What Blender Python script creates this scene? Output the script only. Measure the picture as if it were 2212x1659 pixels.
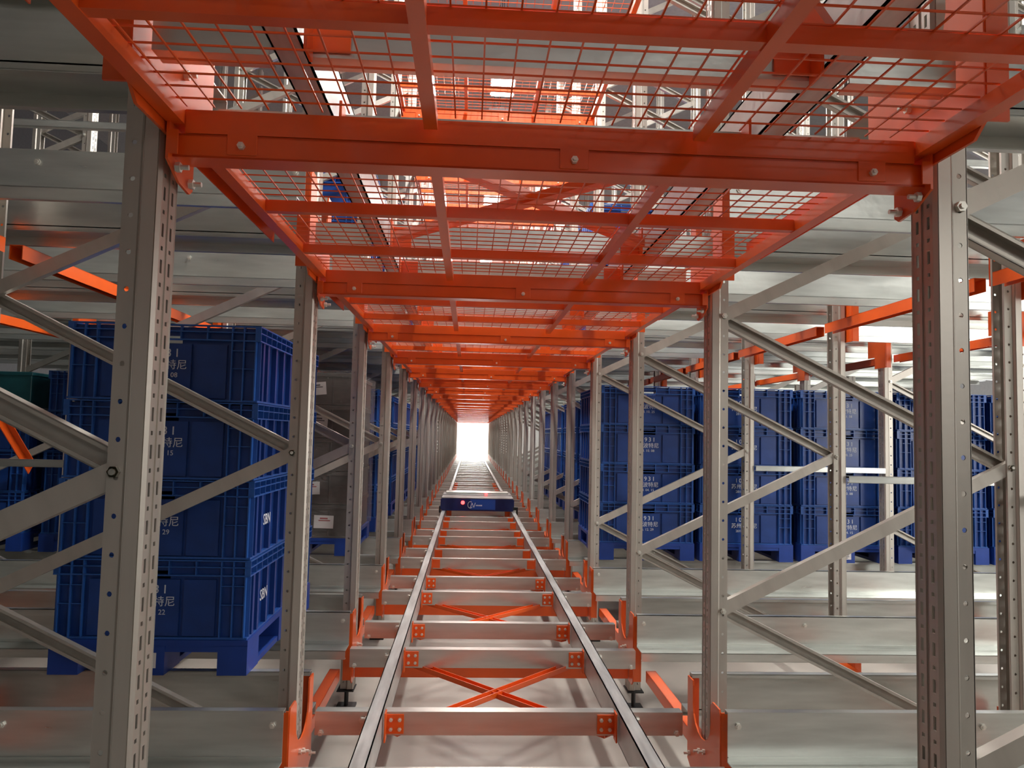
import bpy, bmesh, math, random
from mathutils import Vector, Matrix

random.seed(7)
for o in list(bpy.data.objects):
    bpy.data.objects.remove(o)
S = bpy.context.scene
COL = S.collection
H = 1.50                    # camera height above the floor; z values below are relative to the camera
# ------------------------------------------------------------------ camera
cam = bpy.data.cameras.new('camera')
cam.sensor_width = 36.0
cam.lens = 1660.0 / 2212.0 * 36.0
cam.clip_start = 0.02
cam.clip_end = 200
co = bpy.data.objects.new('camera', cam)
COL.objects.link(co)
CX = -0.158
r_ = (0.99821957, 0.02610015, 0.05363279)
d_ = (-0.05522145, 0.06452506, 0.99638703)
u_ = (0.02254519, -0.99757471, 0.06585147)
M = Matrix(((r_[0], -r_[1], -r_[2], CX),
            (d_[0], -d_[1], -d_[2], 0.0),
            (u_[0], -u_[1], -u_[2], H),
            (0, 0, 0, 1)))
co.matrix_world = M
S.camera = co
# ------------------------------------------------------------------ world, exposure
S.view_settings.view_transform = 'Standard'
S.view_settings.look = 'None'
S.view_settings.gamma = 1.0
S.view_settings.use_curve_mapping = False
S.view_settings.exposure = 0.22
w = bpy.data.worlds.new('daylight')
S.world = w
w.use_nodes = True
bg = w.node_tree.nodes['Background']
bg.inputs[0].default_value = (1.0, 0.99, 0.96, 1)
bg.inputs[1].default_value = 3.5


def area(name, loc, sx, sy, power, color=(1, 0.98, 0.94), target=None):
    l = bpy.data.lights.new(name, 'AREA')
    l.shape = 'RECTANGLE'
    l.size = sx
    l.size_y = sy
    l.energy = power
    l.color = color
    o = bpy.data.objects.new(name, l)
    o.location = loc
    if target is not None:
        o.rotation_euler = (Vector(target) - Vector(loc)).to_track_quat('-Z', 'Y').to_euler()
    COL.objects.link(o)
    return o


YF_ = 1.48 + 1.42 * 25 + 0.3 + 2.5    # plane of the far door opening
# unseen fill lights added behind the camera and to the rack's right
area('fill_light', (2.6, -3.4, H + 1.6), 3.0, 1.2, 62, target=(1.2, 4, H - 0.2))
area('fill_light', (5.6, 1.7, H + 1.4), 1.4, 1.0, 110, target=(3.0, 4.5, H + 0.8))
area('door_daylight', (0, YF_ - 0.1, 3.0), 3.6, 5.0, 1500, target=(0, 0, 2.0))
area('fill_light', (6.5, 5.0, H + 3.4), 1.6, 4.0, 380, target=(2.0, 5.5, H - 0.2))
area('fill_light', (5.6, 1.7, H + 0.2), 1.4, 1.2, 75, target=(2.5, 5, H - 0.3))
area('fill_light', (8.0, 11.0, H + 0.9), 1.0, 5.0, 230, target=(2.0, 8, H + 0.1))


# ------------------------------------------------------------------ materials
def mat(name, base, rough=0.5, metal=0.0, noise=0.0, nscale=(6, 6, 6), bump=0.0, bscale=60, rvar=0.0,
        coat=0.0, emit=None, estr=0.0, spec=0.5, c2=None, patch=3.0):
    m = bpy.data.materials.new(name)
    m.use_nodes = True
    nt = m.node_tree
    b = nt.nodes['Principled BSDF']
    b.inputs['Roughness'].default_value = rough
    b.inputs['Metallic'].default_value = metal
    b.inputs['Specular IOR Level'].default_value = spec
    b.inputs['Coat Weight'].default_value = coat
    b.inputs['Coat Roughness'].default_value = 0.15
    if emit:
        b.inputs['Emission Color'].default_value = (*emit, 1)
        b.inputs['Emission Strength'].default_value = estr
    tc = nt.nodes.new('ShaderNodeTexCoord')
    mp = nt.nodes.new('ShaderNodeMapping')
    mp.inputs['Scale'].default_value = nscale
    nt.links.new(tc.outputs['Object'], mp.inputs[0])
    nz = nt.nodes.new('ShaderNodeTexNoise')
    nz.inputs['Scale'].default_value = patch
    nz.inputs['Detail'].default_value = 5
    nt.links.new(mp.outputs[0], nz.inputs['Vector'])
    rmp = nt.nodes.new('ShaderNodeValToRGB')
    rmp.color_ramp.elements[0].position = 0.3
    rmp.color_ramp.elements[1].position = 0.7
    d = 1 - noise
    lo = c2 if c2 else tuple(c * d for c in base)
    rmp.color_ramp.elements[0].color = (*lo, 1)
    rmp.color_ramp.elements[1].color = (*base, 1)
    nt.links.new(nz.outputs['Fac'], rmp.inputs[0])
    nt.links.new(rmp.outputs[0], b.inputs['Base Color'])
    if rvar:
        mr = nt.nodes.new('ShaderNodeMapRange')
        mr.inputs[3].default_value = max(0.02, rough - rvar)
        mr.inputs[4].default_value = rough + rvar
        nt.links.new(nz.outputs['Fac'], mr.inputs[0])
        nt.links.new(mr.outputs[0], b.inputs['Roughness'])
    if bump:
        n2 = nt.nodes.new('ShaderNodeTexNoise')
        n2.inputs['Scale'].default_value = bscale
        n2.inputs['Detail'].default_value = 3
        nt.links.new(tc.outputs['Object'], n2.inputs['Vector'])
        bp = nt.nodes.new('ShaderNodeBump')
        bp.inputs['Strength'].default_value = bump
        bp.inputs['Distance'].default_value = 0.01
        nt.links.new(n2.outputs['Fac'], bp.inputs['Height'])
        nt.links.new(bp.outputs[0], b.inputs['Normal'])
    return m


GALV = mat('galvanised_steel', (0.68, 0.70, 0.66), 0.31, 0.80, 0.22, (1.2, 6, 9), 0.06, 25, 0.08, patch=2.5)
POST = mat('upright_steel', (0.52, 0.485, 0.43), 0.42, 0.55, 0.12, (8, 8, 0.8), 0.03, 40, 0.06)
RAILM = mat('rail_steel', (0.66, 0.66, 0.64), 0.36, 0.55, 0.35, (20, 2.2, 5), 0.05, 30, 0.1, patch=1.5)
ORANGE = mat('orange_paint', (0.80, 0.108, 0.010), 0.32, 0.0, 0.10, (3, 3, 3), 0.015, 50, 0.05, coat=0.3)
BLUE_LIT = mat('blue_plastic_rib_lit', (0.022, 0.105, 0.40), 0.34, 0.0, 0.15, (4, 4, 4))  # lighter blue paints in the light that rib edges catch
BLUE = mat('blue_plastic', (0.009, 0.050, 0.25), 0.36, 0.0, 0.25, (4, 4, 4), 0.03, 35, 0.08)
BLUED = mat('dark_blue_plastic', (0.008, 0.035, 0.20), 0.42, 0.0, 0.2, (4, 4, 4), 0.03, 35)
PALM = mat('pallet_blue_plastic', (0.010, 0.050, 0.30), 0.42, 0.0, 0.2, (4, 4, 4), 0.03, 35)
WHITE = mat('white_print', (0.62, 0.66, 0.72), 0.6)
PAPER = mat('white_paper', (0.72, 0.70, 0.70), 0.6, 0, 0.08)
INK = mat('dark_ink', (0.05, 0.05, 0.06), 0.6)
REDINK = mat('red_ink', (0.35, 0.05, 0.06), 0.6)
ZINC = mat('zinc_bolt', (0.72, 0.71, 0.64), 0.32, 0.5)
BLACK = mat('black_rubber', (0.012, 0.012, 0.012), 0.5)
FLOOR = mat('concrete_floor', (0.46, 0.425, 0.375), 0.38, 0.0, 0.35, (1.0, 1.0, 1.0), 0.03, 12, 0.12, patch=1.4)
WALLM = mat('wall_panel_shade', (0.10, 0.10, 0.11), 0.7, 0.0, 0.2)  # dark colour stands in for the unlit depth behind the left lanes
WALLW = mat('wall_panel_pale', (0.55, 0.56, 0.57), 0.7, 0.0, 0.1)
CEILM = mat('ceiling_sheet', (0.34, 0.34, 0.35), 0.7, 0.0, 0.15)
CARTON = mat('grey_plastic_box', (0.085, 0.078, 0.072), 0.35, 0.0, 0.3, (6, 6, 12), 0.05, 20, 0.1)
TEAL = mat('teal_plastic', (0.01, 0.10, 0.12), 0.4, 0, 0.2)
SHUT = mat('shuttle_blue', (0.010, 0.018, 0.10), 0.25, 0.1, 0.15)
SHUTL = mat('shuttle_light_blue', (0.015, 0.06, 0.30), 0.25)
SHTOP = mat('shuttle_grey', (0.30, 0.29, 0.28), 0.4, 0.5, 0.15)
LED = mat('red_lamp', (1, 0.02, 0.02), 0.4, emit=(1.0, 0.03, 0.03), estr=9)
LAMP = mat('lamp_diffuser', (1, 1, 1), 0.5, emit=(1, 0.99, 0.95), estr=16)
LAMPB = mat('lamp_housing', (0.6, 0.6, 0.6), 0.5)
FILM = bpy.data.materials.new('stretch_film')
FILM.use_nodes = True
_b = FILM.node_tree.nodes['Principled BSDF']
_b.inputs['Base Color'].default_value = (0.30, 0.27, 0.26, 1)
_b.inputs['Roughness'].default_value = 0.18
_b.inputs['Alpha'].default_value = 0.22
_n = FILM.node_tree.nodes.new('ShaderNodeTexNoise')
_n.inputs['Scale'].default_value = 9
_n.inputs['Distortion'].default_value = 2.5
_tc = FILM.node_tree.nodes.new('ShaderNodeTexCoord')
_mp = FILM.node_tree.nodes.new('ShaderNodeMapping')
_mp.inputs['Scale'].default_value = (1, 1, 4)
FILM.node_tree.links.new(_tc.outputs['Object'], _mp.inputs[0])
FILM.node_tree.links.new(_mp.outputs[0], _n.inputs['Vector'])
_bp = FILM.node_tree.nodes.new('ShaderNodeBump')
_bp.inputs['Strength'].default_value = 0.9
_bp.inputs['Distance'].default_value = 0.03
FILM.node_tree.links.new(_n.outputs['Fac'], _bp.inputs['Height'])
FILM.node_tree.links.new(_bp.outputs[0], _b.inputs['Normal'])


# ------------------------------------------------------------------ mesh helpers
class MB:
    """collects boxes, prisms and bars, then links them as one mesh"""
    def __init__(s):
        s.v = []
        s.f = []

    def box(s, x0, x1, y0, y1, z0, z1):
        n = len(s.v)
        s.v += [(x0, y0, z0), (x1, y0, z0), (x1, y1, z0), (x0, y1, z0),
                (x0, y0, z1), (x1, y0, z1), (x1, y1, z1), (x0, y1, z1)]
        s.f += [tuple(n + i for i in q) for q in
                ((0, 3, 2, 1), (4, 5, 6, 7), (0, 1, 5, 4), (1, 2, 6, 5), (2, 3, 7, 6), (3, 0, 4, 7))]
        return s

    def prism(s, pts, axis, a0, a1):
        """pts: 2-D outline; axis: the letter of the extrusion axis"""
        n = len(s.v)
        k = len(pts)
        for a in (a0, a1):
            for p, q in pts:
                s.v.append({'x': (a, p, q), 'y': (p, a, q), 'z': (p, q, a)}[axis])
        s.f.append(tuple(n + i for i in range(k))[::-1])
        s.f.append(tuple(n + k + i for i in range(k)))
        for i in range(k):
            j = (i + 1) % k
            s.f.append((n + i, n + j, n + k + j, n + k + i))
        return s

    def bar(s, a, b, wd, ht, up=(0, 0, 1)):
        a = Vector(a)
        b = Vector(b)
        d = (b - a).normalized()
        x = d.cross(Vector(up)).normalized()
        z = x.cross(d)
        n = len(s.v)
        for p in (a, b):
            for sx, sz in ((-1, -1), (1, -1), (1, 1), (-1, 1)):
                s.v.append(tuple(p + x * sx * wd / 2 + z * sz * ht / 2))
        s.f += [(n, n + 1, n + 2, n + 3), (n + 7, n + 6, n + 5, n + 4)]
        for i in range(4):
            j = (i + 1) % 4
            s.f.append((n + i, n + i + 4, n + j + 4, n + j))
        return s

    def cyl(s, c, axis, r, h, k=10):
        pts = [(r * math.cos(2 * math.pi * i / k), r * math.sin(2 * math.pi * i / k)) for i in range(k)]
        c = Vector(c)
        if axis == 'x':
            return s.prism([(p + c.y, q + c.z) for p, q in pts], 'x', c.x, c.x + h)
        if axis == 'y':
            return s.prism([(p + c.x, q + c.z) for p, q in pts], 'y', c.y, c.y + h)
        return s.prism([(p + c.x, q + c.y) for p, q in pts], 'z', c.z, c.z + h)

    def mesh(s, name, m, bevel=0.0, smooth=False):
        me = bpy.data.meshes.new(name)
        me.from_pydata(s.v, [], s.f)
        bm = bmesh.new()
        bm.from_mesh(me)
        bmesh.ops.recalc_face_normals(bm, faces=bm.faces)
        if bevel:
            bmesh.ops.bevel(bm, geom=list(bm.edges), offset=bevel, segments=1, affect='EDGES')
        bm.to_mesh(me)
        bm.free()
        me.materials.append(m)
        return me


def put(name, me, parent=None, loc=(0, 0, 0), rot=(0, 0, 0), scale=None):
    o = bpy.data.objects.new(name, me)
    COL.objects.link(o)
    o.parent = parent
    o.location = loc
    o.rotation_euler = rot
    if scale:
        o.scale = scale
    return o


def tag(o, label=None, cat=None, group=None, kind=None):
    if label:
        o['label'] = label
    if cat:
        o['category'] = cat
    if group:
        o['group'] = group
    if kind:
        o['kind'] = kind
    return o


def thing(name, label, cat, loc=(0, 0, 0), group=None, rot=(0, 0, 0)):
    return tag(put(name, None, None, loc, rot), label, cat, group)


ORD = ['nearest', 'second', 'third', 'fourth', 'fifth', 'sixth', 'seventh', 'eighth', 'ninth', 'tenth', 'eleventh',
       'twelfth', 'thirteenth', 'fourteenth']


def nth(k):
    """k counts bays from the camera, 1 = nearest in view"""
    return ORD[max(0, k - 1)] if k <= 12 else None


def Y(k):
    return 1.48 + 1.42 * (k - 1)


KMAX = 26
LV = 1.864                 # height of one storage level
YEND = Y(KMAX) + 0.3

# ------------------------------------------------------------------ setting
XL, XR, YB, YF, ZT = -9.0, 11.0, -7.0, YEND + 2.5, 8.2
put('floor', MB().box(XL, XR, YB, YF + 6, -0.1, 0).mesh('floor', FLOOR))['kind'] = 'structure'
put('ceiling', MB().box(XL, XR, YB, YF, ZT, ZT + 0.1).mesh('ceiling', CEILM))['kind'] = 'structure'
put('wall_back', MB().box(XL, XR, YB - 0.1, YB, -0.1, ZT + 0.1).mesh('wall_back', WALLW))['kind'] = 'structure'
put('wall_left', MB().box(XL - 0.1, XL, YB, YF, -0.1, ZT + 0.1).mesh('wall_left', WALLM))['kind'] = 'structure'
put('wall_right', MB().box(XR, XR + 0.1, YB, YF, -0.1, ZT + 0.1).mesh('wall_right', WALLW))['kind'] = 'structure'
fw = MB()
fw.box(XL, -1.9, YF, YF + 0.1, 0, ZT).box(1.9, XR, YF, YF + 0.1, 0, ZT).box(-1.9, 1.9, YF, YF + 0.1, 5.6, ZT)
put('wall_far', fw.mesh('wall_far', WALLW))['kind'] = 'structure'
dw = MB().box(-2.0, -1.9, YF - 0.05, YF + 0.15, 0, 5.6).box(1.9, 2.0, YF - 0.05, YF + 0.15, 0, 5.6)
dw.box(-2.0, 2.0, YF - 0.05, YF + 0.15, 5.6, 5.7)
put('trim_1', dw.mesh('door_frame', GALV))['kind'] = 'structure'

# ------------------------------------------------------------------ upright frames
PH = 6.1                   # post length
PITCH = 0.07
T = 0.003


def post_mesh():
    """open omega post; perforated face at x=0 looking to -x, body to x=0.08"""
    m = MB()
    # perforated face: solid strips and pieces between the slots
    m.box(0, T, -0.047, -0.031, 0, PH).box(0, T, -0.019, -0.007, 0, PH)
    m.box(0, T, 0.007, 0.019, 0, PH).box(0, T, 0.031, 0.047, 0, PH)
    m.box(0.003, 0.006, -0.008, 0.008, 0, PH)           # shallow groove in the middle
    n = int(PH / PITCH)
    for c in (-0.025, 0.025):
        y0, y1 = c - 0.006, c + 0.006
        for i in range(n):
            z = i * PITCH
            off = 0.0 if c < 0 else 0.018
            m.box(0, T, y0, y1, z + 0.026, z + 0.044)
            m.box(0, T, y0, y1, z + 0.052, z + 0.070)
    for s in (-1, 1):
        def sg(a, b):
            (x0, v0), (x1, v1) = a, b
            d = Vector((x1 - x0, v1 - v0)).normalized()
            nx, nv = -d.y * T, d.x * T
            m.prism([(x0, s * v0), (x1, s * v1), (x1 + nx, s * (v1 + nv)), (x0 + nx, s * (v0 + nv))][::1], 'z', 0, PH)
        sg((0.0, 0.047), (0.007, 0.057))
        sg((0.007, 0.057), (0.036, 0.059))
        sg((0.036, 0.059), (0.044, 0.050))
        # flange with round holes
        va, vb = sorted((s * 0.050, s * (0.050 - T)))
        m.box(0.044, 0.057, va, vb, 0, PH).box(0.069, 0.082, va, vb, 0, PH)
        for i in range(n):
            z = i * PITCH
            for vv in (va, vb):
                base = len(m.v)
                cx_, cz_ = 0.063, z + 0.035
                out = [(0.057, -.035), (0.063, -.035), (0.069, -.035), (0.069, 0), (0.069, .035), (0.063, .035),
                       (0.057, .035), (0.057, 0)]
                for px, pz in out:
                    m.v.append((px, vv, cz_ + pz))
                for q in range(8):
                    a_ = math.radians(225 + 45 * q)
                    m.v.append((cx_ + 0.0058 * math.cos(a_) / 1.0, vv, cz_ + 0.0052 * math.sin(a_)))
                for q in range(8):
                    q2 = (q + 1) % 8
                    m.f.append((base + q, base + q2, base + 8 + q2, base + 8 + q))
        va, vb = sorted((s * 0.050, s * 0.036))
        m.box(0.080, 0.083, va, vb, 0, PH)
    m.v = [(x * 0.84, y * 0.76, z) for x, y, z in m.v]
    return m.mesh('post', POST)


POSTME = post_mesh()
BW = 1.14
BL = math.hypot(BW, 0.556)
# channel brace along +x, web towards +y, open side towards -y (camera)
BRO = MB().box(-0.02, BL + 0.02, 0.012, 0.015, -0.024, 0.024).box(-0.02, BL + 0.02, -0.015, 0.013, 0.021, 0.024) \
    .box(-0.02, BL + 0.02, -0.015, 0.013, -0.024, -0.021).box(-0.02, BL + 0.02, -0.015, -0.012, 0.014, 0.024) \
    .box(-0.02, BL + 0.02, -0.015, -0.012, -0.024, -0.014).mesh('brace', POST)
BRF = MB().box(-0.02, BL + 0.02, -0.015, -0.012, -0.024, 0.024).box(-0.02, BL + 0.02, -0.013, 0.015, 0.021, 0.024) \
    .box(-0.02, BL + 0.02, -0.013, 0.015, -0.024, -0.021).mesh('brace', POST)
BOLT = MB().cyl((0, -0.010, 0), 'y', 0.011, 0.010, 6).cyl((0, -0.015, 0), 'y', 0.006, 0.006, 8).mesh('bolt', ZINC)
BOLTX = MB().cyl((0, 0, 0), 'x', 0.010, 0.009, 6).cyl((0.008, 0, 0), 'x', 0.005, 0.016, 8).mesh('bolt', ZINC)
FOOT = MB().box(-0.045, 0.045, -0.06, 0.06, 0.10, 0.106).cyl((0, 0, 0.012), 'z', 0.012, 0.10, 8) \
    .box(-0.05, 0.05, -0.05, 0.05, 0, 0.012).mesh('levelling_foot', BLACK)
ZB = H - 1.39              # bottom of posts above the floor


def frame(x0, k, full=True, braces=True, side='right', unit=1):
    where = 'right' if x0 > 0 else 'left'
    o = nth(k)
    if unit == 1:
        if o:
            lab = '%s upright frame from the camera along the %s side of the aisle' % (o, where)
            if k == 0:
                lab = 'upright frame beside the camera on the %s side, mostly out of view' % where
            g = None
        else:
            lab = 'slender far upright frame deep in the receding %s row' % where
            g = 'far upright frames on the %s' % where
    else:
        lab = 'upright frame in the outer %s rack row, %s from the camera' % (where, o or 'far')
        g = None
    t = thing('upright_frame', lab, 'upright frame', (x0, Y(k) + 0.012, 0), g)
    p = put('post', POSTME, t, (0.002, 0, ZB))
    put('levelling_foot', FOOT, t, (0.04, 0, 0))
    if full or x0 < 0:
        put('post', POSTME, t, (1.24, 0, ZB), (0, 0, math.pi))
        put('levelling_foot', FOOT, t, (1.20, 0, 0))
    if braces:
        a = math.atan2(0.556, BW)
        for n in range(-1, 4):
            z0 = H + 0.472 + 1.112 * n
            if n > -2:
                put('brace', BRO, t, (0.05, 0.017, z0), (0, a, 0))
            if z0 + 0.556 < 6:
                put('brace', BRF, t, (0.05, -0.016, z0), (0, -a, 0))
            if k <= 4:
                put('bolt', BOLT, t, (0.055, -0.038, z0))
                put('bolt', BOLT, t, (1.185, -0.038, z0 - 0.556 if n > -1 else z0 + 0.556))
    return t


for k in range(0, KMAX + 1):
    near = k <= 13
    frame(0.75, k, near, near)
    frame(-1.99, k, near, near)
    if 2 <= k <= 9:
        frame(3.0, k, unit=2)
        frame(-4.24, k, unit=2)

# ------------------------------------------------------------------ lane rails (run across, pallets stand on them)
RL = 5.2


def lane_mesh(s):
    """web at y=0, pallet flange goes to -s, wheel ledge goes to +s; length along +x"""
    m = MB()

    def b(y0, y1, z0, z1):
        y0, y1 = sorted((s * y0, s * y1))
        m.box(0, RL, y0, y1, z0, z1)
    b(0, 0.003, -0.165, 0)
    b(-0.030, 0.003, -0.004, 0)
    b(-0.030, -0.027, -0.016, 0)
    b(0.0, 0.010, -0.150, -0.146)
    b(0, 0.120, -0.168, -0.164)
    b(0.117, 0.120, -0.205, -0.164)
    b(0.100, 0.120, -0.207, -0.204)
    return m.mesh('lane_rail', GALV)


LNEAR, LFAR = lane_mesh(-1), lane_mesh(1)
for lev in (0, 1):
    for k in range(0, KMAX + 1):
        for sd in (1, -1):
            where = 'right' if sd > 0 else 'left'
            lv = 'lower' if lev == 0 else 'upper'
            for me, dy, nm in ((LNEAR, -0.25, 'front'), (LFAR, 0.20, 'back')):
                if k == 0 and nm == 'front':
                    continue
                x = 0.748 if sd > 0 else -0.748 - RL
                o = nth(k)
                if o:
                    lab = '%s galvanised lane rail at the %s of the %s upright pair, %s of the aisle' % (lv, nm, o, where)
                    if k == 0:
                        lab = '%s galvanised lane rail beside the camera, %s of the aisle' % (lv, where)
                    g = None
                else:
                    lab = 'far %s level lane rail deep in the %s row' % (lv, where)
                    g = 'far %s lane rails on the %s' % (lv, where)
                t = put('lane_rail', me, None, (x, Y(k) + dy, H - 0.93 + lev * LV))
                tag(t, lab, 'rail', g)
                if 1 <= k <= 4 and nm == 'front':
                    put('bolt', BOLT, t, (0.035 if sd > 0 else RL - 0.035, 0, -0.045))
                    put('bolt', BOLT, t, (0.9 if sd > 0 else RL - 0.9, 0, -0.045))

# ------------------------------------------------------------------ orange saddle brackets at the posts
def saddle_mesh():
    pts = [(-0.215, -0.02), (-0.085, -0.02)]
    pts = [(-0.20, -0.03), (-0.19, -0.012), (-0.115, -0.012), (-0.095, -0.03)]
    c, rr = 0.015, 0.11
    zc = -0.10
    for i in range(9):
        a = math.pi + math.pi * i / 8
        pts.append((c + rr * math.cos(a), zc + 0.8 * rr * math.sin(a)))
    pts += [(0.125, -0.03), (0.13, -0.012), (0.195, -0.012), (0.195, -0.33), (0.08, -0.385), (-0.17, -0.385), (-0.20, -0.36)]
    m = MB().prism(pts, 'x', 0, 0.006)
    # folded flanges at both ends and around the notch
    m.box(0.004, 0.045, -0.203, -0.197, -0.36, -0.02)
    m.box(0.004, 0.045, 0.190, 0.196, -0.34, -0.02)
    return m.mesh('plate', ORANGE)


SADDLE = saddle_mesh()
PLATE2 = MB().prism([(-0.09, -0.12), (0.17, -0.12), (0.17, -0.27), (0.07, -0.27), (0.07, -0.36), (-0.09, -0.36)], 'x', 0, 0.006) \
    .box(0.004, 0.04, -0.093, -0.087, -0.36, -0.12).mesh('plate', ORANGE)


def saddle(x, sd, k, lev, row):
    where = 'right' if x > 0 else 'left'
    lv = ('lower', 'upper', 'topmost')[lev]
    o = nth(k)
    if row == 0 and o:
        lab = '%s orange saddle bracket on the %s aisle post of the %s side' % (lv, o, where)
        if k == 0:
            lab = '%s orange saddle bracket beside the camera on the %s side' % (lv, where)
        g = None
    elif row == 0:
        lab = 'far %s level orange bracket deep in the %s row' % (lv, where)
        g = 'far %s brackets on the %s' % (lv, where)
    else:
        lab = '%s orange bracket away from the aisle, %s post row, %s bay on the %s' % (
            lv, ('', 'back', 'outer')[row], o or 'far', where)
        g = None
    t = thing('saddle_bracket', lab, 'bracket', (x, Y(k), H - 0.93 + lev * LV), g)
    put('plate', SADDLE if row == 0 else PLATE2, t, (0, 0, 0), (0, 0, 0), (sd, 1, 1))
    if k <= 5 and row == 0:
        for yy, zz in ((-0.03, -0.22), (0.03, -0.24), (-0.03, -0.32), (0.03, -0.35), (0.16, -0.30)):
            if lev == 1 and zz < -0.28:
                continue
            put('bolt', BOLTX, t, (0, yy, zz), (0, 0, 0), (-sd, 1, 1))
    return t


for lev in (0, 1):
    for k in range(0, KMAX + 1):
        if k == 0 and lev == 0:
            continue
        for sd in (1, -1):
            saddle(sd * 0.738, sd, k, lev, 0)
            if 1 <= k <= 7:
                saddle(sd * 1.998, -sd * -1, k, lev, 1)
                if k >= 2 and (lev == 1 or k < 6):
                    saddle(sd * 2.985, sd, k, lev, 2)

# ------------------------------------------------------------------ cross beams of the aisle track
XRAIL = 0.488
SEG = 2 * (XRAIL - 0.035)


def cbeam(x0, x1):
    """channel beam, open to the back: face, top and bottom flange"""
    return MB().box(x0, x1, 0, 0.003, -0.09, 0).box(x0, x1, 0.002, 0.05, -0.003, 0) \
        .box(x0, x1, 0.002, 0.05, -0.09, -0.087).mesh('section', GALV)


CM = cbeam(-SEG / 2, SEG / 2)
CE = cbeam(XRAIL + 0.035, 0.724)
CLEAT = MB().box(-0.072, 0, -0.006, 0, -0.082, -0.008).box(-0.006, 0, -0.05, 0.0, -0.10, 0.01).mesh('cleat', ORANGE, 0.001)
CLEATN = 0
for lev in (0, 1):
    for k in range(0, KMAX + 1):
        for kind in ('A', 'B'):
            if kind == 'B' and k == 0:
                continue
            if lev == 0 and k < 1:
                continue
            y = Y(k) + (0.20 if kind == 'A' else (-0.35 if lev == 0 else -0.15))
            zc = H - 1.09 if lev == 0 else H + (0.70 if kind == 'A' else 0.745)
            o = nth(k)
            lv = 'lower' if lev == 0 else 'upper'
            pos = 'behind' if kind == 'A' else 'before'
            if k == 0:
                lab, g = 'upper galvanised cross beam above the camera', None
            elif o:
                lab, g = '%s track cross beam just %s the %s upright pair' % (lv, pos, o), None
            else:
                lab, g = 'far %s track cross beam in the narrowing distance' % lv, 'far %s cross beams' % lv
            t = thing('cross_beam', lab, 'beam', (-0.004, y, zc), g)
            put('middle_section', CM, t)
            put('end_section', CE, t)
            put('end_section', CE, t, (0, 0, 0), (0, 0, 0), (-1, 1, 1))
            if k <= 12:
                for sd in (1, -1):
                    c = put('cleat', CLEAT, t, (sd * (XRAIL - 0.036), -0.001, 0), (0, 0, 0), (sd, 1, 1))
                    if k <= 4 and lev == 0:
                        for dx, dz in ((-0.022, -0.028), (-0.056, -0.028), (-0.022, -0.064), (-0.056, -0.064)):
                            put('bolt', BOLT, c, (dx, -0.006, dz), (0, 0, 0), (0.7, 0.7, 0.7))
                    if k <= 6 and lev == 0:
                        put('bolt', BOLT, t, (sd * (XRAIL + 0.055), 0.0, -0.03))
                        put('bolt', BOLT, t, (sd * 0.70, 0.0, -0.08))

# orange tie beams low across the aisle, orange X braces and orange side ties
TIE = MB().box(-0.735, 0.735, 0, 0.03, -0.10, 0).mesh('tie_beam', ORANGE)
DXB, DYB = 0.41, 0.62


def xbar(sg):
    m = MB()
    a, b = (-0.425 * sg, -0.47, 0), (0.425 * sg, 0.47, 0)
    m.bar(a, b, 0.042, 0.004)
    d = Vector(b) - Vector(a)
    n = Vector((d.y, -d.x, 0)).normalized() * 0.019
    m.bar(Vector(a) + n + Vector((0, 0, 0.011)), Vector(b) + n + Vector((0, 0, 0.011)), 0.004, 0.022)
    m.bar(Vector(a) - n + Vector((0, 0, 0.011)), Vector(b) - n + Vector((0, 0, 0.011)), 0.004, 0.022)
    return m.mesh('brace_bar', ORANGE)


XB1, XB2 = xbar(1), xbar(-1)
ARML = 1.42 - 0.56
ARM = MB().box(-0.025, 0.025, 0, ARML, -0.003, 0).box(-0.025, -0.022, 0, ARML, -0.055, 0) \
    .box(0.022, 0.025, 0, ARML, -0.055, 0).mesh('side_tie', ORANGE)
ARM2 = MB().box(-0.025, 0.025, 0, 1.31, -0.003, 0).box(-0.025, -0.022, 0, 1.31, -0.055, 0) \
    .box(0.022, 0.025, 0, 1.31, -0.055, 0).mesh('side_tie', ORANGE)
for lev in (0, 1):
    for k in range(0, KMAX + 1):
        lv = 'lower' if lev == 0 else 'upper'
        o = nth(k)
        bay = {0: 'over the camera', 1: 'in the nearest bay'}.get(k, 'in the %s bay' % o)
        z = H - 1.19 + lev * LV
        if k >= 1 and lev == 0:
            if o:
                lab, g = '%s orange tie beam crossing the aisle at the %s upright pair' % (lv, o), None
            else:
                lab, g = 'far %s orange tie beam across the aisle' % lv, 'far %s tie beams' % lv
            tag(put('tie_beam', TIE, None, (0, Y(k) - 0.10, z - 0.015)), lab, 'beam', g)
        if k < KMAX:
            if o:
                lab, g = '%s orange X brace lying flat between the rails %s' % (lv, bay), None
            else:
                lab, g = 'far %s orange X brace between the rails' % lv, 'far %s X braces' % lv
            if not (lev == 0 and k < 2):
                t = thing('cross_brace', lab, 'brace', (0, Y(k) + 0.70, z), g)
                put('brace_bar', XB1, t)
                put('brace_bar', XB2, t, (0, 0, -0.006))
            for row, xx in ((0, 0.80), (1, 1.885), (2, 3.096)):
                if row and not (1 <= k <= 7):
                    continue
                for sd in (1, -1):
                    where = 'right' if sd > 0 else 'left'
                    rw = ('beside the aisle', 'along the second post row', 'along the third post row')[row]
                    if o:
                        lab, g = '%s orange side tie %s, %s, %s' % (lv, rw, where, bay), None
                    else:
                        lab, g = 'far %s orange side tie on the %s' % (lv, where), 'far %s side ties on the %s' % (lv, where)
                    tag(put('side_tie', ARM2 if row else ARM, None, (sd * xx, Y(k) + (0.062 if row else 0.215), z)), lab, 'tie bar', g)

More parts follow.
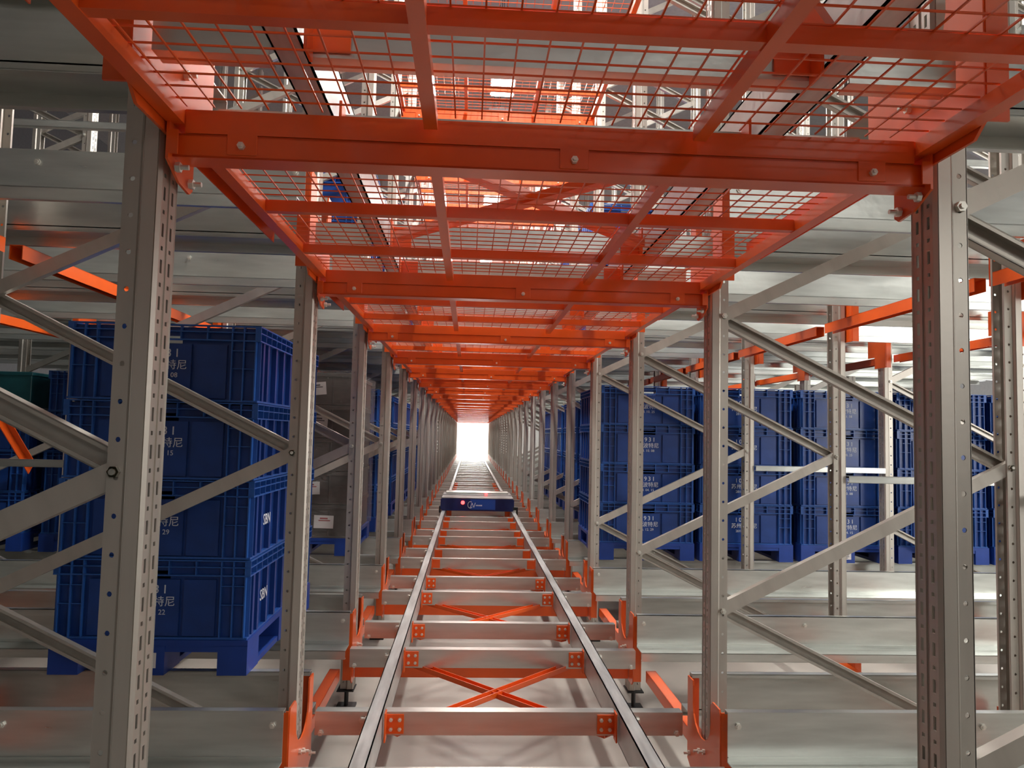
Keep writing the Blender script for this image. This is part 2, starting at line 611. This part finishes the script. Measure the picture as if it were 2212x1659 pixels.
# ------------------------------------------------------------------ guide rails of the aisle
GY0, GY1 = 0.9, YEND
for lev in (0, 1):
    for sd in (-1, 1):
        y0 = GY0 if lev == 0 else -0.6
        m = MB()
        x = 0.028
        m.box(-x, x, y0, GY1, -0.005, 0).box(-x, -x + 0.004, y0, GY1, -0.12, 0).box(x - 0.004, x, y0, GY1, -0.12, 0)
        m.box(-x, x, y0, GY1, -0.12, -0.116)
        where = 'right' if sd > 0 else 'left'
        t = tag(put('guide_rail', m.mesh('guide_rail', RAILM), None, (sd * XRAIL - 0.004, 0, H - 1.078 + lev * LV)),
                '%s steel shuttle rail running down the %s side of the aisle' % ('lower' if lev == 0 else 'upper', where),
                'rail')
        if lev == 0:
            for k in range(1, 9):
                for dy in (0.16, 0.22, -0.40, -0.30):
                    put('bolt', BOLTX, t, (sd * 0.028, Y(k) + dy, -0.025 if dy > 0 else -0.03), (0, 0, 0), (sd, 1, 1))

# ------------------------------------------------------------------ orange mesh decks
DL = 1.42
TB = 0.026
deckb = {}


def deck_parts():
    side = MB().box(0, 0.030, 0.003, DL - 0.003, -0.030, 0).mesh('side_tube', ORANGE)
    cross = MB().box(-0.706, 0.706, 0, TB, -0.028, 0.0).mesh('cross_tube', ORANGE)
    end = MB().box(-0.706, 0.706, 0, TB, -0.045, 0.0).mesh('end_tube', ORANGE)
    long_ = MB().box(-0.0125, 0.0125, 0.03, DL - 0.03, -0.031, -0.003).mesh('long_tube', ORANGE)
    m = MB()
    n = int(1.40 / 0.05)
    for i in range(n + 1):
        x = -0.70 + i * 0.05
        m.box(x - 0.0014, x + 0.0014, 0.01, DL - 0.01, 0.0005, 0.0033)
    for i in range(int(DL / 0.05)):
        y = 0.03 + i * 0.05
        m.box(-0.71, 0.71, y - 0.0014, y + 0.0014, 0.0033, 0.0061)
    wm = m.mesh('wire_mesh', ORANGE)
    return side, cross, long_, wm, end


SIDE, CROSS, LONG, WIRE, ENDT = deck_parts()
FB = MB()   # deck carrying beam: channel open to the front
FB.box(-0.728, 0.728, 0.0, 0.004, -0.045, 0).box(-0.728, 0.728, 0, 0.056, -0.004, 0)
FB.box(-0.728, 0.728, 0, 0.056, -0.045, -0.041).box(-0.728, 0.728, 0.053, 0.056, -0.045, -0.034)
FBM = FB.mesh('beam', ORANGE)
EP = MB().prism([(-0.060, 0.03), (0.07, 0.03), (0.07, -0.078), (0.055, -0.088), (-0.0, -0.082), (-0.060, -0.055)], 'x', 0, 0.005)
EP.box(-0.016, 0.0, -0.060, -0.056, -0.045, 0)
EPM = EP.mesh('end_plate', ORANGE)
CLIP = MB().box(-0.028, 0.028, -0.003, 0.0, -0.030, 0.012).mesh('clip', ORANGE, 0.001)
for lev in (0, 1):
    for k in range(0, KMAX + 1):
        z = H + 0.597 + lev * LV
        o = nth(k)
        lv = 'lower' if lev == 0 else 'upper'
        if k < KMAX:
            if k == 0:
                lab, g = '%s orange mesh deck panel overhead, directly above the camera' % lv, None
            elif o:
                lab, g = '%s orange mesh deck panel overhead, starting at the %s upright pair' % (lv, o), None
            else:
                lab, g = 'far %s orange mesh deck panel' % lv, 'far %s deck panels' % lv
            t = thing('deck_panel', lab, 'deck panel', (0, Y(k) - 0.040, z), g)
            put('side_tube', SIDE, t, (0.706, 0, 0))
            put('side_tube', SIDE, t, (-0.736, 0, 0))
            put('end_tube', ENDT, t, (0, 0.001, 0))
            for yy in (0.565, 1.025):
                put('cross_tube', CROSS, t, (0, yy, 0))
            put('long_tube', LONG, t, (-0.245, 0, 0))
            put('long_tube', LONG, t, (0.265, 0, 0))
            tag(put('wire_mesh', WIRE, t), kind='stuff')
        if k == 0:
            continue
        if o:
            lab, g = '%s orange deck beam bolted between the %s upright pair' % (lv, o), None
        else:
            lab, g = 'far %s orange deck beam' % lv, 'far %s deck beams' % lv
        t = thing('deck_beam', lab, 'beam', (0, Y(k) - 0.036, z - 0.0455), g)
        put('beam', FBM, t)
        for sd in (1, -1):
            e = put('end_plate', EPM, t, (sd * 0.728, 0.04, 0), (0, 0, 0), (sd, 1, 1))
            if k <= 5:
                put('bolt', BOLTX, e, (-0.004, -0.03, -0.062), (0, 0, 0), (-1.0, 1.0, 1.0))
                put('bolt', BOLTX, e, (-0.004, 0.04, -0.072), (0, 0, 0), (-1.0, 1.0, 1.0))
        if k <= 8:
            for xx in (-0.60, 0.03, 0.62):
                c = put('clip', CLIP, t, (xx, 0.0, -0.008))
                put('bolt', BOLT, c, (0, -0.003, -0.014), (0, 0, 0), (0.65, 0.9, 0.65))

# horizontal frame ties between the first and second rack rows
HT = MB().box(0, 1.0, -0.003, 0.0, -0.02, 0.02).box(0, 1.0, -0.003, 0.03, 0.017, 0.02).box(0, 1.0, -0.003, 0.03, -0.02, -0.017) \
    .mesh('row_tie', GALV)
for lev in (0, 1):
    for k in range(2, 8):
        for sd in (1, -1):
            tag(put('row_tie', HT, None, (1.995 if sd > 0 else -2.995, Y(k) - 0.053, H - 0.21 + lev * LV)),
                '%s galvanised row tie joining the two %s rack rows at the %s upright' % (
                    ('lower', 'upper')[lev], 'right' if sd > 0 else 'left', nth(k)), 'tie bar')

# ------------------------------------------------------------------ crates, pallets
CW, CD, CH = 0.73, 1.14, 0.298


def crate_mesh():
    m = MB()
    t = 0.022
    w_, d2 = CW / 2 - t, CD / 2 - t
    # walls (front and back with a hand slot), floor
    for s in (-1, 1):
        y0, y1 = sorted((s * d2, s * (d2 - 0.006)))
        m.box(-w_, -0.06, y0, y1, 0.004, CH - 0.01).box(0.06, w_, y0, y1, 0.004, CH - 0.01)
        m.box(-0.06, 0.06, y0, y1, 0.004, CH - 0.075).box(-0.06, 0.06, y0, y1, CH - 0.045, CH - 0.01)
        x0, x1 = sorted((s * w_, s * (w_ - 0.006)))
        m.box(x0, x1, -d2 + 0.006, d2 - 0.006, 0.004, CH - 0.01)
        x0, x1 = sorted((s * (CW / 2 - 0.003), s * w_))
        for y in (-0.50, -0.43, -0.30, -0.17, -0.04, 0.10, 0.23, 0.36, 0.50):
            m.box(x0, x1, y - 0.012, y + 0.012, 0.008, CH - 0.06)
    m.box(-w_, w_, -d2, d2, 0.0, 0.008)
    return m.mesh('shell', BLUE)


def crate_ribs():
    m = MB()
    t = 0.022
    w_, d2 = CW / 2, CD / 2
    r = 0.0022

    def ring(z0, z1, o=0.0):
        m.box(-w_ + o, w_ - o, -d2 + o, -d2 + t, z0, z1).box(-w_ + o, w_ - o, d2 - t, d2 - o, z0, z1)
        m.box(-w_ + o, -w_ + t, -d2 + t, d2 - t, z0, z1).box(w_ - t, w_ - o, -d2 + t, d2 - t, z0, z1)
    ring(CH - 0.006, CH - 0.001)
    ring(CH - 0.030, CH - 0.026)
    ring(CH - 0.062, CH - 0.057)
    ring(0.0, 0.008, 0.006)
    # vertical ribs in the rim
    for s in (-1, 1):
        for x in (-0.345, -0.30, -0.255, -0.16, -0.06, 0.06, 0.16, 0.255, 0.30, 0.345):
            y0, y1 = sorted((s * d2, s * (d2 - t)))
            m.box(x - r, x + r, y0, y1, CH - 0.06, CH - 0.002)
        n = 14
        for i in range(n + 1):
            y = -d2 + 0.004 + (CD - 0.008) * i / n
            x0, x1 = sorted((s * w_, s * (w_ - t)))
            m.box(x0, x1, y - r, y + r, CH - 0.06, CH - 0.002)
        # corner columns
        for x in (-0.345, -0.30, -0.255, 0.255, 0.30, 0.345):
            y0, y1 = sorted((s * (d2 - 0.001), s * (d2 - t)))
            m.box(x - r, x + r, y0, y1, 0.005, CH - 0.06)
        for x0, x1 in ((-0.347, -0.255), (0.255, 0.347)):
            for z in (CH - 0.10, CH - 0.17):
                y0, y1 = sorted((s * (d2 - 0.002), s * (d2 - t)))
                m.box(x0, x1, y0, y1, z, z + 0.003)
        x0, x1 = sorted((s * (w_ - 0.003), s * (w_ - t)))
        for y in (-0.545, 0.545):
            m.box(x0, x1, y - r, y + r, 0.008, CH - 0.06)
    return m.mesh('ribs', BLUE_LIT)


PANELW = MB().box(-0.235, 0.10, -CD / 2 + 0.010, -CD / 2 + 0.0218, 0.012, 0.222).mesh('panel', BLUE)
PANELN = MB().box(0.115, 0.235, -CD / 2 + 0.010, -CD / 2 + 0.0218, 0.012, 0.222).mesh('panel', BLUE)
SHELL, RIBS = crate_mesh(), crate_ribs()


def text_mesh(txt, size, material, name='lettering', align='CENTER', spacing=1.0):
    c = bpy.data.curves.new(name, 'FONT')
    c.body = txt
    c.size = size
    c.align_x = align
    c.space_character = spacing
    c.resolution_u = 2
    c.extrude = 0.0006
    o = bpy.data.objects.new(name, c)
    COL.objects.link(o)
    bpy.context.view_layer.update()
    me = bpy.data.meshes.new_from_object(o.evaluated_get(bpy.context.evaluated_depsgraph_get()))
    me.name = name
    bpy.data.objects.remove(o)
    me.materials.clear()
    me.materials.append(material)
    return me


T_NUM = text_mesh('10931', 0.046, WHITE, spacing=1.35)
T_CJK = text_mesh('\u82cf\u5dde\u6ce2\u7279\u5c3c', 0.041, WHITE)
DATES = ['2018. 10. 08', '2018. 04. 15', '2016. 12. 29', '2018. 11. 22', '2018. 01. 08', '2018. 10. 25']
T_DATE = [text_mesh(d, 0.027, WHITE) for d in DATES]
T_SBN = text_mesh('SBN', 0.062, WHITE)


def merge(name, items, material):
    bm = bmesh.new()
    for me, off in items:
        tmp = bmesh.new()
        tmp.from_mesh(me)
        bmesh.ops.translate(tmp, vec=off, verts=tmp.verts)
        m2 = bpy.data.meshes.new('tmp')
        tmp.to_mesh(m2)
        tmp.free()
        bm.from_mesh(m2)
    out = bpy.data.meshes.new(name)
    bm.to_mesh(out)
    bm.free()
    out.materials.append(material)
    return out


PRINT = [merge('print', [(T_NUM, (0, 0.045, 0)), (T_CJK, (0, 0.0, 0)), (t_, (0, -0.034, 0))], WHITE) for t_ in T_DATE]
SLOTC = MB().box(-0.055, 0.055, 0, 0.004, CH - 0.073, CH - 0.047).mesh('slot', BLACK)


def pallet_mesh():
    m = MB()
    w_, d2, h = CW / 2, CD / 2, 0.13
    m.box(-w_, w_, -d2, d2, h - 0.022, h)
    m.box(-w_ + 0.004, w_ - 0.004, -d2 + 0.004, -d2 + 0.012, h - 0.045, h - 0.02)
    m.box(-w_ + 0.004, w_ - 0.004, d2 - 0.012, d2 - 0.004, h - 0.045, h - 0.02)
    for x, hw in ((-w_ + 0.055, 0.055), (0, 0.06), (w_ - 0.055, 0.055)):
        for y, hd in ((-d2 + 0.08, 0.08), (0, 0.08), (d2 - 0.08, 0.08)):
            m.prism([(x - hw, y - hd), (x + hw, y - hd), (x + hw, y + hd), (x - hw, y + hd)], 'z', 0.0, h - 0.02)
        m.box(x - hw + 0.004, x + hw - 0.004, -d2 + 0.01, d2 - 0.01, 0.0, 0.022)
    return m.mesh('body', PALM)


PALLET = pallet_mesh()
LABELP = MB().box(-0.03, 0.03, -0.002, 0, -0.028, 0.028).mesh('paper_label', PAPER)
LINES = MB()
for i in range(4):
    LINES.box(-0.022, 0.004 + 0.005 * (i % 3), -0.003, -0.002, 0.014 - i * 0.011, 0.018 - i * 0.011)
LINES = LINES.mesh('print', INK)


def pallet(x, k, z0, lab):
    y = Y(k) + 0.20 + 0.485
    p = thing('pallet', lab, 'pallet', (x, y, z0))
    put('body', PALLET, p)
    l = put('paper_label', LABELP, p, (0.0, -CD / 2 - 0.001, 0.055))
    put('print', LINES, l)
    return p


TIERS = ['bottom', 'second lowest', 'second highest', 'top']


def stack(x, k, where, n=4, lev=0, detail=True, tint=None):
    z0 = H - 0.93 + lev * LV
    y = Y(k) + 0.20 + 0.485
    pallet(x, k, z0, 'blue plastic pallet under the crate stack %s' % where)
    for i in range(n):
        tier = TIERS[i] if n == 4 else ['bottom', 'middle', 'top'][i]
        t = thing('crate', '%s blue crate of the stack %s' % (tier, where), 'crate',
                  (x, y, z0 + 0.131 + i * (CH + 0.002)), 'crates in the stack %s' % where)
        put('shell', SHELL, t)
        put('ribs', RIBS, t)
        if detail:
            put('panel', PANELW, t)
            put('panel', PANELN, t)
        if detail:
            put('print', PRINT[(i * 5 + int(abs(x) * 3) + k + 1) % 6 if x > 0 else (3, 2, 1, 0)[i]], t,
                (-0.016, -CD / 2 + 0.009, 0.125), (math.pi / 2, 0, 0))
            if k != 2 or i > 1:
                continue
            sdx = 1 if x < 0 else -1
            put('side_print', T_SBN, t, (sdx * (CW / 2 + 0.001), -0.37, 0.115), (math.pi / 2, 0, sdx * math.pi / 2))


# left, second bay: the big near stack
stack(-0.975 - CW / 2, 2, 'between the two nearest left posts')
# right, fourth bay: the row of stacks seen between the posts
names = ['%s from the aisle on the right' % q for q in ('first', 'second', 'third', 'fourth', 'fifth', 'sixth')]
for i in range(6):
    stack(0.85 + CW / 2 + i * 0.772 + (0.02 if i > 1 else 0), 4, names[i])
# deeper lanes, seen in slits between the receding posts
for k in (5, 6, 7, 8, 9):
    stack(-1.01 - CW / 2, k, 'in the %s bay on the left' % nth(k), detail=k < 7)
for k in (5, 6, 7, 8):
    stack(1.05 + CW / 2, k, 'in the %s bay on the right' % nth(k), detail=False)
stack(-3.40 - CW / 2, 4, 'at the far left edge of the picture', n=3)
stack(-2.55 - CW / 2, 4, 'at the left behind the near stack', n=4, detail=False)
# upper level
stack(2.55, 4, 'on the upper level at the right edge', lev=1, detail=False)
stack(3.35, 4, 'on the upper level, outermost at the right', lev=1, detail=False)
for k in (5, 6, 7, 8, 9):
    stack(1.32, k, 'on the upper level, %s bay right' % nth(k), lev=1, detail=False)
for k in (4, 5, 6, 7, 8, 9):
    stack(-1.40, k, 'on the upper level, %s bay left' % nth(k), lev=1, detail=False)
for k in (5, 6):
    stack(-2.50, k, 'on the upper level, outer row, %s bay left' % nth(k), lev=1, detail=False)
for k in (5, 6, 7):
    stack(-2.50, k, 'in the outer row, %s bay on the left' % nth(k), detail=False)

# ------------------------------------------------------------------ film wrapped grey boxes on the left, fourth bay
zx, zk = -1.03 - CW / 2, 4
zy = Y(zk) + 0.685
pallet(zx, zk, H - 0.93, 'dark blue pallet under the film wrapped grey boxes')
CH5 = 0.248
cb = MB().box(-0.34, 0.34, -0.56, 0.56, 0.0, CH5 - 0.03).box(-0.35, 0.35, -0.57, 0.57, CH5 - 0.034, CH5 - 0.004)
cb = cb.box(-0.345, 0.345, -0.565, 0.565, 0.0, 0.012)
for xx in (-0.2, 0.0, 0.2):
    cb.box(xx - 0.004, xx + 0.004, -0.566, 0.566, 0.01, CH5 - 0.03)
cb = cb.mesh('body', CARTON, 0.002)
tilts = [0.02, -0.03, 0.0, 0.05, -0.10]
for i in range(5):
    t = thing('plastic_box', 'film wrapped dark grey box, %s, behind the second left post' %
              ['bottom', 'second from the bottom', 'middle', 'second from the top', 'top'][i], 'box',
              (zx, zy, H - 0.93 + 0.131 + i * CH5))
    put('body', cb, t)
    l = put('paper_label', LABELP, t, ((0.17, 0.06, -0.05, 0.10, 0.08)[i], -0.577, 0.12), (0, tilts[i], 0), (2.4, 1, 1.7))
    ln = MB().box(-0.012, 0.012, -0.003, -0.0021, 0.012, 0.018).box(-0.016, 0.02, -0.003, -0.0021, 0.004, 0.008)
    put('print', ln.mesh('print', REDINK if i < 2 else INK), l)
fm = MB()
nw = 7
pts = []
fz0, fz1 = H - 0.93 + 0.132, H - 0.93 + 0.131 + 5 * CH5 + 0.012
per = []
for i in range(9):
    per.append((-0.374 + 0.748 * i / 8, -0.585))
for i in range(1, 13):
    per.append((0.374, -0.585 + 1.17 * i / 12))
for i in range(1, 9):
    per.append((0.374 - 0.748 * i / 8, 0.585))
for i in range(1, 12):
    per.append((-0.374, 0.585 - 1.17 * i / 12))
rows = 15
rnd = random.Random(3)
for j in range(rows + 1):
    z = fz0 + (fz1 - fz0) * j / rows
    for p in per:
        q = 1 + rnd.uniform(0.0, 0.012)
        fm.v.append((p[0] * q, p[1] * (1 + (q - 1) * 0.5), z - fz0))
npr = len(per)
for j in range(rows):
    for i in range(npr):
        a = j * npr + i
        b = j * npr + (i + 1) % npr
        fm.f.append((a, b, b + npr, a + npr))
film = fm.mesh('stretch_film', FILM)
tag(put('stretch_film', film, None, (zx, zy, fz0)), 'clear crinkled stretch film around the stack of dark grey boxes', 'wrap')

# ------------------------------------------------------------------ teal box on the left crate stack at the picture edge
tb = MB().box(-0.36, 0.36, -0.56, 0.56, 0, 0.25).box(-0.37, 0.37, -0.57, 0.57, 0.235, 0.262).mesh('body', TEAL, 0.003)
t = thing('storage_box', 'dark teal box on top of the crates at the far left edge', 'box',
          (-3.40 - CW / 2, Y(4) + 0.685, H - 0.93 + 0.131 + 3 * (CH + 0.002) + 0.02))
put('body', tb, t)
put('steel_band', MB().box(-0.362, 0.362, -0.574, 0.574, -0.018, 0.0).mesh('steel_band', GALV), t)

# orange sloping brace at the left, between rack rows
t = thing('diagonal_brace', 'orange sloping brace between the rack rows at the left edge', 'brace', (-3.20, 0, 0))
m = MB().bar((0, 4.50, H + 0.62), (0, 5.55, H - 0.32), 0.006, 0.07).bar((0.02, 4.50, H + 0.65), (0.02, 5.55, H - 0.29), 0.045, 0.005)
put('bar', m.mesh('bar', ORANGE), t)

# ------------------------------------------------------------------ shuttle vehicle on the rails
sy, sz = 10.85, H - 1.076
sh = thing('shuttle_vehicle', 'low dark blue shuttle vehicle with a red light on the aisle rails', 'shuttle', (-0.02, sy, sz))
b = MB().prism([(-0.515, 0.02), (-0.49, 0.0), (0.49, 0.0), (0.515, 0.02), (0.515, 0.155), (0.49, 0.17), (-0.49, 0.17),
                (-0.515, 0.155)], 'y', 0, 1.0)
put('chassis', b.mesh('chassis', SHUT, 0.002), sh)
put('front_panel', MB().box(-0.10, 0.25, -0.006, 0, 0.02, 0.16).mesh('front_panel', SHUTL), sh)
put('side_skirt', MB().box(-0.535, -0.515, -0.012, 0.10, -0.03, 0.06).mesh('side_skirt', BLACK), sh)
put('side_skirt', MB().box(0.548, 0.568, -0.012, 0.10, -0.045, 0.06).box(0.50, 0.55, -0.002, 0.1, 0.02, 0.06).mesh('side_skirt', BLACK), sh)
tp = put('top_plate', MB().box(-0.50, 0.50, 0.0, 0.42, 0.17, 0.185).box(-0.50, 0.50, 0.50, 1.0, 0.17, 0.19).mesh('top_plate', SHTOP, 0.002), sh)
put('lift_platform', MB().box(-0.46, 0.46, 0.60, 0.95, 0.19, 0.215).mesh('lift_platform', GALV, 0.002), sh)
put('lamp', MB().cyl((-0.205, -0.02, 0.115), 'y', 0.026, 0.02, 12).mesh('lamp', LED), sh)
put('lamp', MB().cyl((0.13, 0.45, 0.19), 'z', 0.018, 0.025, 12).mesh('lamp', LED), sh)
lg = MB()
for i in range(14):
    a0, a1 = math.pi * (0.3 + 1.5 * i / 14), math.pi * (0.3 + 1.5 * (i + 1) / 14)
    lg.bar((-0.10 + 0.035 * math.cos(a0), -0.008, 0.085 + 0.045 * math.sin(a0)),
           (-0.10 + 0.035 * math.cos(a1), -0.008, 0.085 + 0.045 * math.sin(a1)), 0.002, 0.006)
lg.bar((-0.10, -0.008, 0.045), (-0.075, -0.008, 0.11), 0.002, 0.007).bar((-0.075, -0.008, 0.11), (-0.05, -0.008, 0.05), 0.002, 0.007)
lg.bar((-0.05, -0.008, 0.05), (-0.03, -0.008, 0.115), 0.002, 0.007)
for i in range(5):
    lg.box(-0.02 + i * 0.018, -0.008 + i * 0.018, -0.008, -0.007, 0.07, 0.086)
put('emblem', lg.mesh('emblem', WHITE), sh)
for xx in (-0.488, 0.488):
    for yy in (0.15, 0.85):
        put('wheel', MB().cyl((xx - 0.02, yy, 0.05), 'x', 0.05, 0.04, 16).mesh('wheel', BLACK), sh)
sh.location.z = sz

# ------------------------------------------------------------------ lamps in the hall
HOUS = MB().box(-0.75, 0.75, -0.16, 0.16, 0, 0.06).box(-0.70, 0.70, -0.05, 0.05, 0.06, 0.10).mesh('housing', LAMPB, 0.004)
DIFF = MB().box(-0.73, 0.73, -0.14, 0.14, -0.012, 0.0).mesh('diffuser', LAMP)
CORD = MB().cyl((-0.6, 0, 0.1), 'z', 0.004, 2.2, 6).cyl((0.6, 0, 0.1), 'z', 0.004, 2.2, 6).mesh('cord', BLACK)
for i, yy in enumerate((3.5, 6.4, 9.0, 11.0, 14.6, 19, 24, 30)):
    t = thing('hanging_lamp', 'long white hanging lamp high over the aisle, %s from the camera' % ORD[i], 'lamp',
              (0.15, yy, 5.9), None, (0, 0, math.pi / 2))
    put('housing', HOUS, t)
    put('diffuser', DIFF, t)
    put('cord', CORD, t)
    area('lamp_light', (0.15, yy, 5.87), 0.3, 1.4, 190)
